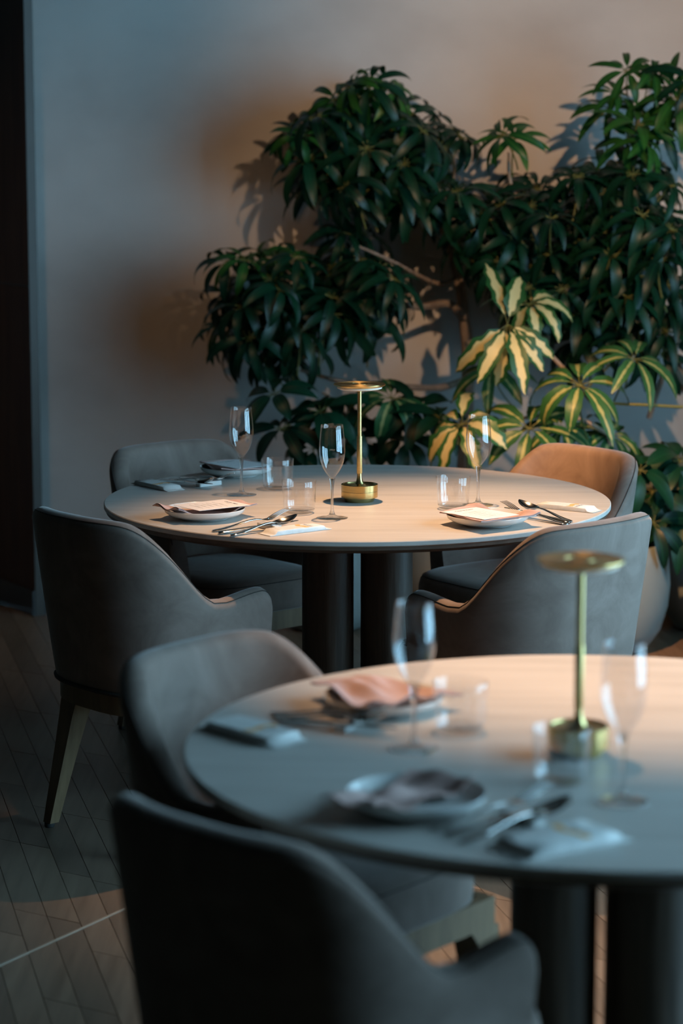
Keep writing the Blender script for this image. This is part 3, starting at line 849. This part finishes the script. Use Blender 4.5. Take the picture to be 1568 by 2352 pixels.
def make_knife():
    m = MB()
    st = [(0.000, 0.0042, 0.0030, 0.0020, 0), (0.003, 0.0044, 0.0070, 0.0034, 0), (0.012, 0.0050, 0.0088, 0.0040, 0), (0.04, 0.0068, 0.0082, 0.0038, 0), (0.07, 0.0088, 0.0068, 0.0034, 0), (0.098, 0.0108, 0.0056, 0.0030, 0), (0.106, 0.0114, 0.0060, 0.0022, 0), (0.112, 0.0118, 0.0080, 0.0013, 0), (0.13, 0.0128, 0.0098, 0.0011, 0), (0.165, 0.0146, 0.0104, 0.0010, 0), (0.195, 0.0160, 0.0088, 0.0009, 0), (0.208, 0.0166, 0.0055, 0.0008, 0), (0.214, 0.0169, 0.0012, 0.0007, 0)]
    m.sweep(ribbon(st))
    return m.build('knife', M['steel'], None, sharp=50)
def make_rest():
    m = MB()
    a, b_, h = 0.036, 0.011, 0.0125
    secs = []
    for x, s_ in ((-a, 0.86), (-a + 0.002, 1.0), (a - 0.002, 1.0), (a, 0.86)):
        secs.append([Vector((x, -b_ * s_, 0.0004)), Vector((x, b_ * s_, 0.0004)), Vector((x, b_ * s_, h * s_ - 0.0015)), Vector((x, (b_ - 0.0015) * s_, h * s_)), Vector((x, -(b_ - 0.0015) * s_, h * s_)), Vector((x, -b_ * s_, h * s_ - 0.0015))])
    m.sweep(secs); return m.build('cutlery_rest', M['porcelain'], None, sharp=30)
fork0, spoon0, knife0, rest0 = make_fork(), make_spoon(), make_knife(), make_rest()
used = set()
def place(proto, start, head, label, category, group, dz=0.0):
    if proto.name in used:
        o = proto.copy(); C.objects.link(o)
    else:
        used.add(proto.name); o = proto
    d = Vector(head) - Vector(start)
    o.location = (start[0], start[1], TOP + dz); o.rotation_euler = (0, 0, math.atan2(d.y, d.x))
    tag(o, label, category, group)
def place_rest(centre, rz, label):
    if 'rest' in used: o = rest0.copy(); C.objects.link(o)
    else: used.add('rest'); o = rest0
    o.location = (centre[0], centre[1], TOP); o.rotation_euler = (0, 0, rz); tag(o, label, 'cutlery rest', 'cutlery rests')
def setting(forks, knife, spoon, rest, where):
    place(fork0, *forks, 'steel fork ' + where, 'fork', 'steel cutlery')
    place(knife0, *knife, 'steel knife ' + where, 'knife', 'steel cutlery')
    place(spoon0, *spoon, 'steel spoon ' + where, 'spoon', 'steel cutlery')
    place_rest(*rest, 'small white block under the cutlery ' + where)
setting(((-0.306, 5.640), (-0.128, 5.762)), ((-0.290, 5.606), (-0.10, 5.712)), ((-0.259, 5.580), (-0.103, 5.722)), ((-0.172, 5.688), math.radians(-52)), 'at the near edge of the rear table')
setting(((0.543, 5.740), (0.385, 5.905)), ((0.551, 5.757), (0.39, 5.925)), ((0.557, 5.779), (0.431, 5.965)), ((0.452, 5.868), math.radians(40)), 'on the right side of the rear table')
setting(((-0.440, 6.525), (-0.290, 6.372)), ((-0.488, 6.466), (-0.325, 6.296)), ((-0.466, 6.494), (-0.345, 6.340)), ((-0.355, 6.398), math.radians(40)), 'at the back left of the rear table')
setting(((0.122, 3.172), (0.285, 3.29)), ((0.140, 3.146), (0.32, 3.262)), ((0.158, 3.115), (0.315, 3.245)), ((0.248, 3.222), math.radians(-52)), 'at the near edge of the front table')
setting(((-0.115, 3.838), (0.06, 3.755)), ((-0.100, 3.782), (0.06, 3.695)), ((-0.110, 3.811), (0.065, 3.725)), ((0.012, 3.752), math.radians(64)), 'at the left of the front table')

# ------------------------------------------------------------------ plants
def leaf_mesh(name, n, length, width, mat, seed, droop=1.0, wavy=0.0, petiole=0.16, azs=None):
    """one compound leaf: hub at the origin, stalk down -Z, leaflets around"""
    rng = random.Random(seed)
    v, f, uvs, mi = [], [], [], []
    NS = 8
    for k in range(n):
        az = math.radians(azs[k]) if azs else 2 * math.pi * (k + rng.uniform(-0.16, 0.16)) / n
        L = length * rng.uniform(0.78, 1.06); Wd = width * rng.uniform(0.85, 1.1)
        el = math.radians(rng.uniform(2, 26)); dr = droop * rng.uniform(0.75, 1.2)
        tw = rng.uniform(-0.25, 0.25)
        ca_, sa_ = math.cos(az), math.sin(az)
        p = Vector((0, 0)); base = len(v)
        pos = [(0.0, 0.0)]
        r_, z_ = 0.0, 0.0
        seg = L / NS
        ang = el
        path = []
        stalk = 0.16 * L
        r_ += stalk * math.cos(ang); z_ += stalk * math.sin(ang)
        path.append((r_, z_, ang))
        for s_ in range(NS):
            ang = el - dr * 1.45 * ((s_ + 1) / NS) ** 0.9
            r_ += seg * math.cos(ang); z_ += seg * math.sin(ang)
            path.append((r_, z_, ang))
        for s_, (rr, zz, an) in enumerate(path):
            t = s_ / NS
            w = Wd * 0.5 * (math.sin(math.pi * min(1, t * 0.93 + 0.045) ** 0.85)) ** 0.8 if 0 < t < 1 else Wd * (0.05 if t == 0 else 0.015)
            wl = w * (1 + wavy * math.sin(s_ * 2.4 + k)); wr = w * (1 + wavy * math.sin(s_ * 2.9 + 1.3 * k))
            fold = 0.22
            for side, ww in ((-1, wl), (0, 0), (1, wr)):
                # sideways vector and the blade's own normal give the shallow V of the leaflet
                sx, sy = -sa_ * side * ww, ca_ * side * ww
                nx, nz = -math.sin(an), math.cos(an)
                up = abs(side) * ww * fold + side * ww * tw
                v.append((ca_ * (rr + nx * up) + sx, sa_ * (rr + nx * up) + sy, zz + nz * up))
                uvs.append((0.5 + 0.5 * side, t))
        for s_ in range(NS):
            a = base + s_ * 3
            f.append((a, a + 1, a + 4, a + 3)); f.append((a + 1, a + 2, a + 5, a + 4)); mi += [0, 0]
        # leaflet stalk
        b0 = len(v); r0, z0, _ = path[0]
        for (rr, zz) in ((0, 0), (r0, z0)):
            for (dx, dz) in ((0, 0.0016), (0.0016, -0.001), (-0.0016, -0.001)):
                v.append((ca_ * rr - sa_ * dx, sa_ * rr + ca_ * dx, zz + dz)); uvs.append((0.2, 0.5))
        for i in range(3):
            f.append((b0 + i, b0 + (i + 1) % 3, b0 + 3 + (i + 1) % 3, b0 + 3 + i)); mi.append(1)
    b0 = len(v)
    bend = rng.uniform(-0.35, 0.35)
    NP = 5
    for s_ in range(NP + 1):
        t = s_ / NP
        for i in range(5):
            w = 2 * math.pi * i / 5; rr = lerp(0.0024, 0.0034, t)
            v.append((rr * math.cos(w) + bend * petiole * t * t, rr * math.sin(w), -petiole * t)); uvs.append((0.2, 0.5))
    for s_ in range(NP):
        for i in range(5):
            f.append((b0 + s_ * 5 + i, b0 + (s_ + 1) * 5 + i, b0 + (s_ + 1) * 5 + (i + 1) % 5, b0 + s_ * 5 + (i + 1) % 5)); mi.append(1)
    me = bpy.data.meshes.new(name); me.from_pydata(v, [], f)
    me.materials.append(mat); me.materials.append(M['petiole'])
    me.polygons.foreach_set('material_index', mi); me.polygons.foreach_set('use_smooth', [True] * len(f))
    ul = me.uv_layers.new(name='UVMap')
    for lp in me.loops: ul.data[lp.index].uv = uvs[lp.vertex_index]
    me.update()
    return me

GREEN = [leaf_mesh('leaf', n, 0.160, 0.031, M['leaf'], 10 + n, droop=d) for n, d in ((9, 1.05), (8, 1.3), (10, 0.95), (8, 1.15), (9, 1.4))]
TOP_LIT = [leaf_mesh('leaf', n, 0.150, 0.030, M['leaf_top_lit'], 40 + n, droop=d) for n, d in ((9, 1.0), (8, 1.2))]
BIG = [leaf_mesh('leaf', n, 0.20, 0.058, M['leaf'], 60 + n, droop=d, petiole=0.24) for n, d in ((8, 1.0), (7, 0.8))]
VARI = [leaf_mesh('leaf', n, 0.20, 0.060, M['leaf_vari'], 80 + n, droop=d, wavy=0.22, petiole=0.26) for n, d in ((8, 0.9), (9, 1.05))]
OPEN = [leaf_mesh('leaf', n, 0.15, 0.030, M['leaf_top_lit'], 50 + n, droop=d) for n, d in ((8, 0.7), (9, 0.9))]
FAN = leaf_mesh('leaf', 8, 0.20, 0.058, M['leaf_vari'], 77, droop=0.75, wavy=0.22, petiole=0.26, azs=(-142, -118, -100, -78, -52, -34, 74, 104))
STREAK = [leaf_mesh('leaf', n, 0.20, 0.050, M['leaf_edge'], 95 + n, droop=d, wavy=0.08, petiole=0.26) for n, d in ((9, 1.15), (8, 0.95))]

def put_leaf(plant, me, p, axis, spin, scale):
    o = bpy.data.objects.new('leaf', me); C.objects.link(o); o.parent = plant
    q = Vector(axis).normalized().to_track_quat('Z', 'Y') @ Matrix.Rotation(spin, 4, 'Z').to_quaternion()
    o.rotation_mode = 'QUATERNION'; o.rotation_quaternion = q
    o.location = Vector(p) - plant.location; o.scale = (scale,) * 3
    return o

def branch(plant, pts, r0, r1, name='branch', mat='bark'):
    pts = [Vector(p) - plant.location for p in pts]
    # Catmull-Rom through the points
    out = []; n = len(pts)
    for i in range(n - 1):
        p0, p1, p2, p3 = pts[max(i - 1, 0)], pts[i], pts[i + 1], pts[min(i + 2, n - 1)]
        for k in range(6):
            t = k / 6
            out.append(0.5 * ((2 * p1) + (p2 - p0) * t + (2 * p0 - 5 * p1 + 4 * p2 - p3) * t * t + (3 * p1 - p0 - 3 * p2 + p3) * t ** 3))
    out.append(pts[-1])
    m = MB(); m.tube(out, [lerp(r0, r1, k / (len(out) - 1)) for k in range(len(out))], 8)
    return m.build(name, M[mat], plant)

def make_pot(loc, r, h, label):
    t = empty('plant_pot', loc)
    m = MB(); m.lathe([(0, 0.001), (r * 0.55, 0.001), (r * 0.66, 0.01), (r * 0.86, h * 0.2), (r * 0.97, h * 0.42), (r, h * 0.62), (r * 0.97, h * 0.85), (r * 0.93, h * 0.99), (r * 0.91, h), (r * 0.88, h), (r * 0.88, h * 0.9), (0, h * 0.9)], 72)
    m.build('pot_body', M['pot'], t, sharp=40)
    m = MB(); m.lathe([(0, h * 0.9), (r * 0.875, h * 0.9), (r * 0.86, h * 0.925), (r * 0.4, h * 0.94), (0, h * 0.945)], 40); m.build('soil', M['soil'], t)
    return tag(t, label, 'plant pot', 'plant pots by the wall')
pot2 = make_pot((1.36, 8.12, 0), 0.34, 0.56, 'large grey-green round pot on the floor at the right edge')
pot1 = make_pot((0.42, 8.33, 0), 0.26, 0.42, 'grey-green pot behind the rear table, left of the big round pot')
pot3 = make_pot((0.86, 7.75, 0), 0.21, 0.36, 'small grey-green pot behind the orange-lit armchair')

rngp = random.Random(11)
def fill(plant, blobs, meshes, top_lit=None, top_lit_at=None, spacing=34):
    pts = []
    for (px, py, rx, ry, y0, y1, n, s_) in blobs:
        k = 0; tries = 0
        while k < n and tries < n * 40:
            tries += 1
            a = rngp.uniform(0, 2 * math.pi); rr = math.sqrt(rngp.random())
            x, y = px + rx * rr * math.cos(a), py + ry * rr * math.sin(a)
            dpt = rngp.uniform(y0, y1)
            if any((x - q[0]) ** 2 + (y - q[1]) ** 2 + ((dpt - q[2]) * 300) ** 2 < spacing ** 2 for q in pts): continue
            pts.append((x, y, dpt)); k += 1
            p = at(x, y, dpt)
            ox, oz = math.cos(a) * rr, -math.sin(a) * rr
            axis = Vector((0.55 * ox + rngp.uniform(-0.3, 0.3), -0.5 + rngp.uniform(-0.35, 0.3), 0.75 + 0.25 * oz))
            me = rngp.choice(meshes)
            if top_lit and top_lit_at is not None and top_lit_at(x, y) and rngp.random() < 0.75: me = rngp.choice(top_lit)  # most upper leaves take the green with the light painted in
            put_leaf(plant, me, p, axis, rngp.uniform(0, 6.28), s_ * rngp.uniform(0.85, 1.12))

# tall umbrella tree in the middle
P1 = empty('umbrella_tree', (0.42, 8.33, 0.397))
tag(P1, 'umbrella tree with drooping dark leaves, left and centre of the wall', 'plant', 'potted plants by the wall')
branch(P1, [(0.42, 8.33, 0.397), at(1075, 860, 8.42), at(1065, 720, 8.42), at(1045, 610, 8.42), at(1000, 480, 8.39), at(930, 380, 8.34), at(880, 290, 8.29)], 0.026, 0.009, 'trunk')
branch(P1, [at(1068, 735, 8.42), at(1030, 698, 8.36), at(960, 705, 8.26), at(880, 690, 8.19), at(760, 690, 8.14), at(640, 680, 8.12)], 0.016, 0.006)
branch(P1, [at(1075, 870, 8.42), at(1010, 890, 8.34), at(920, 888, 8.24), at(800, 880, 8.19), at(690, 850, 8.14)], 0.014, 0.006)
branch(P1, [at(1000, 490, 8.39), at(900, 440, 8.34), at(800, 350, 8.29), at(740, 300, 8.24)], 0.012, 0.005)
branch(P1, [at(1010, 500, 8.39), at(1040, 420, 8.34), at(1040, 340, 8.29)], 0.010, 0.004)
branch(P1, [at(1050, 640, 8.42), at(1000, 650, 8.34), at(900, 600, 8.24), at(810, 560, 8.19)], 0.010, 0.004)
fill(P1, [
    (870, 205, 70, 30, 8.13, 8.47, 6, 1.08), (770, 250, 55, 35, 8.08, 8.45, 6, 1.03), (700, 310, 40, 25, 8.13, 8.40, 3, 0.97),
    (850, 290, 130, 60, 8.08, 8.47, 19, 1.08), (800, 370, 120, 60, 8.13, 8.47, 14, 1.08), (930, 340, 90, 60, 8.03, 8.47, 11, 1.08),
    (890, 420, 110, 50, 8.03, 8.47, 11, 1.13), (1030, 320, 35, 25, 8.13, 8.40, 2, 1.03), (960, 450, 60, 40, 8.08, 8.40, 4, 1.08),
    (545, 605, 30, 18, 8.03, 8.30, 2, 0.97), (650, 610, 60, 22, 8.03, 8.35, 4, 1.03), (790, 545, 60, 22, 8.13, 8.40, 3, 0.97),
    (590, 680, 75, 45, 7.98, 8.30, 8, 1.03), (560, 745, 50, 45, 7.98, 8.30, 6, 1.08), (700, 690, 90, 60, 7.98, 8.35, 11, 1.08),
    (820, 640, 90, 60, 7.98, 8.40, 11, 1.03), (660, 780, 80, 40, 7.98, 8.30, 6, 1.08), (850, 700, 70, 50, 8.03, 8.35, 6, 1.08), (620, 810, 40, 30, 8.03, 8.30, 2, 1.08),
], GREEN, TOP_LIT, lambda x, y: (y < 235) or (530 < x < 700 and y < 630) or (y < 270 and x < 800), 30)

# taller umbrella tree at the right
P2 = empty('umbrella_tree', (1.36, 8.12, 0.527))
tag(P2, 'umbrella tree reaching the top right, growing in the large round pot', 'plant', 'potted plants by the wall')
branch(P2, [(1.36, 8.12, 0.527), at(1560, 860, 8.15), at(1500, 700, 8.2), at(1440, 560, 8.2), at(1460, 400, 8.15), at(1465, 250, 8.1)], 0.024, 0.007, 'trunk')
branch(P2, [at(1500, 700, 8.2), at(1400, 640, 8.15), at(1280, 560, 8.1), at(1180, 440, 8.1), at(1168, 350, 8.1)], 0.014, 0.004)
branch(P2, [at(1568, 760, 8.1), at(1530, 840, 8.15), at(1490, 960, 8.2)], 0.010, 0.010)
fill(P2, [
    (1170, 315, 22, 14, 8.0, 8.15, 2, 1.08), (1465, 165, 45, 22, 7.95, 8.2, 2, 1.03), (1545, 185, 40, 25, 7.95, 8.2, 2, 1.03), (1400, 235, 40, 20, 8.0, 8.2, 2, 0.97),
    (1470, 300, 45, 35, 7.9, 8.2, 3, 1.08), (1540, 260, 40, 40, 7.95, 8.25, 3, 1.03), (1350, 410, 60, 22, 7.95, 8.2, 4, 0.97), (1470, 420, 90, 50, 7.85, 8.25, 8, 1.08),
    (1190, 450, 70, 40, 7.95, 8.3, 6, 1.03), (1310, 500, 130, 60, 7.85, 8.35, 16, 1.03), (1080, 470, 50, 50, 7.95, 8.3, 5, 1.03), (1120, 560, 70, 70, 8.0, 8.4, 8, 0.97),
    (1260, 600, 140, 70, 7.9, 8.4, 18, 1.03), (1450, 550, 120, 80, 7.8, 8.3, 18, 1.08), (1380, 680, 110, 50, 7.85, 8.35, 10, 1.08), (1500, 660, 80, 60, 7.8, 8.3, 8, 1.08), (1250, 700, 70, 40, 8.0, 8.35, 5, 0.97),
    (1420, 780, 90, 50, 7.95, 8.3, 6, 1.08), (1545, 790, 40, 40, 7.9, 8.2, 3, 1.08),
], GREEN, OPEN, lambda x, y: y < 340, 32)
for (px, py, d_, s_, ax) in ((1500, 1130, 7.72, 1.0, (-0.4, -0.8, 0.4)), (1545, 1180, 7.7, 0.9, (0.1, -0.8, 0.5)), (1560, 1060, 7.75, 0.9, (0.2, -0.6, 0.7))):
    put_leaf(P2, BIG[0], at(px, py, d_), ax, rngp.uniform(0, 6.28), s_)

# variegated plant, low, behind the rear table and the orange-lit chair
P3 = empty('variegated_plant', (0.86, 7.75, 0.34))
tag(P3, 'variegated plant with broad cream-striped leaves behind the orange-lit chair', 'plant', 'potted plants by the wall')
branch(P3, [(0.86, 7.75, 0.34), at(1400, 1000, 7.75), at(1340, 900, 7.75), at(1250, 800, 7.75), at(1190, 730, 7.72)], 0.012, 0.005, 'trunk')
branch(P3, [at(1400, 1000, 7.75), at(1320, 960, 7.72), at(1200, 960, 7.7), at(1060, 985, 7.68)], 0.008, 0.004)
branch(P3, [at(1568, 935, 7.7), at(1480, 930, 7.7), at(1400, 925, 7.72), at(1340, 900, 7.72)], 0.005, 0.004, 'branch', 'petiole')
for (px, py, d_, me, s_, ax, sp) in (
    (1165, 745, 7.62, FAN, 1.05, (0.05, -0.9, 0.42), 0.0), (1215, 700, 7.75, VARI[1], 0.8, (0.0, -0.4, 0.9), 2.0),
    (1330, 885, 7.6, STREAK[0], 1.05, (0.0, -0.55, 0.85), 0.2), (1060, 975, 7.62, VARI[1], 0.95, (-0.2, -0.6, 0.8), 1.0),
    (1215, 985, 7.62, STREAK[1], 0.95, (0.0, -0.6, 0.8), 2.2), (1290, 985, 7.75, STREAK[0], 0.8, (0.1, -0.5, 0.85), 1.4),
    (1455, 825, 7.72, STREAK[1], 0.85, (0.3, -0.5, 0.8), 0.7), (1400, 1000, 7.8, STREAK[0], 0.85, (0.2, -0.5, 0.85), 2.8),
    (1130, 850, 7.85, STREAK[1], 0.8, (-0.2, -0.5, 0.8), 0.9), (1470, 1080, 7.6, BIG[0], 0.85, (0.2, -0.6, 0.7), 0.4), (1500, 1200, 7.62, BIG[1], 0.8, (0.1, -0.8, 0.5), 0.3)):
    put_leaf(P3, me, at(px, py, d_), ax, sp, s_)

# broad-leaved low plant behind the rear table, left of centre
P4 = empty('broad_leaf_plant', (-0.05, 8.1, 0.325))
tag(P4, 'low plant with broad dark leaves behind the rear table lamp', 'plant', 'potted plants by the wall')
pot4 = make_pot((-0.05, 8.1, 0), 0.19, 0.36, 'grey-green pot behind the rear table legs, left of the other pots')
branch(P4, [(-0.05, 8.1, 0.325), at(800, 1000, 8.0), at(780, 940, 7.95), at(740, 900, 7.95)], 0.011, 0.006, 'trunk')
branch(P4, [at(800, 1000, 8.0), at(880, 950, 7.95), at(920, 910, 7.95)], 0.008, 0.004)
for (px, py, me, s_, ax, sp) in (
    (735, 945, BIG[0], 1.0, (-0.15, -0.5, 0.85), 0.3), (650, 985, BIG[1], 0.9, (-0.3, -0.4, 0.85), 1.0), (630, 905, BIG[1], 0.75, (-0.3, -0.5, 0.8), 2.0),
    (900, 915, STREAK[0], 0.9, (0.1, -0.5, 0.85), 0.8), (960, 940, BIG[0], 0.9, (0.2, -0.5, 0.8), 1.9), (840, 1010, BIG[1], 0.85, (0.0, -0.6, 0.8), 0.4),
    (720, 1030, BIG[0], 0.8, (-0.1, -0.6, 0.8), 2.4), (930, 1010, BIG[0], 0.8, (0.1, -0.6, 0.8), 2.9), (780, 975, BIG[1], 0.9, (0.1, -0.6, 0.8), 1.7), (1010, 960, BIG[1], 0.8, (0.2, -0.4, 0.9), 0.1)):
    put_leaf(P4, me, at(px, py, rngp.uniform(7.75, 8.0)), ax, sp, s_)
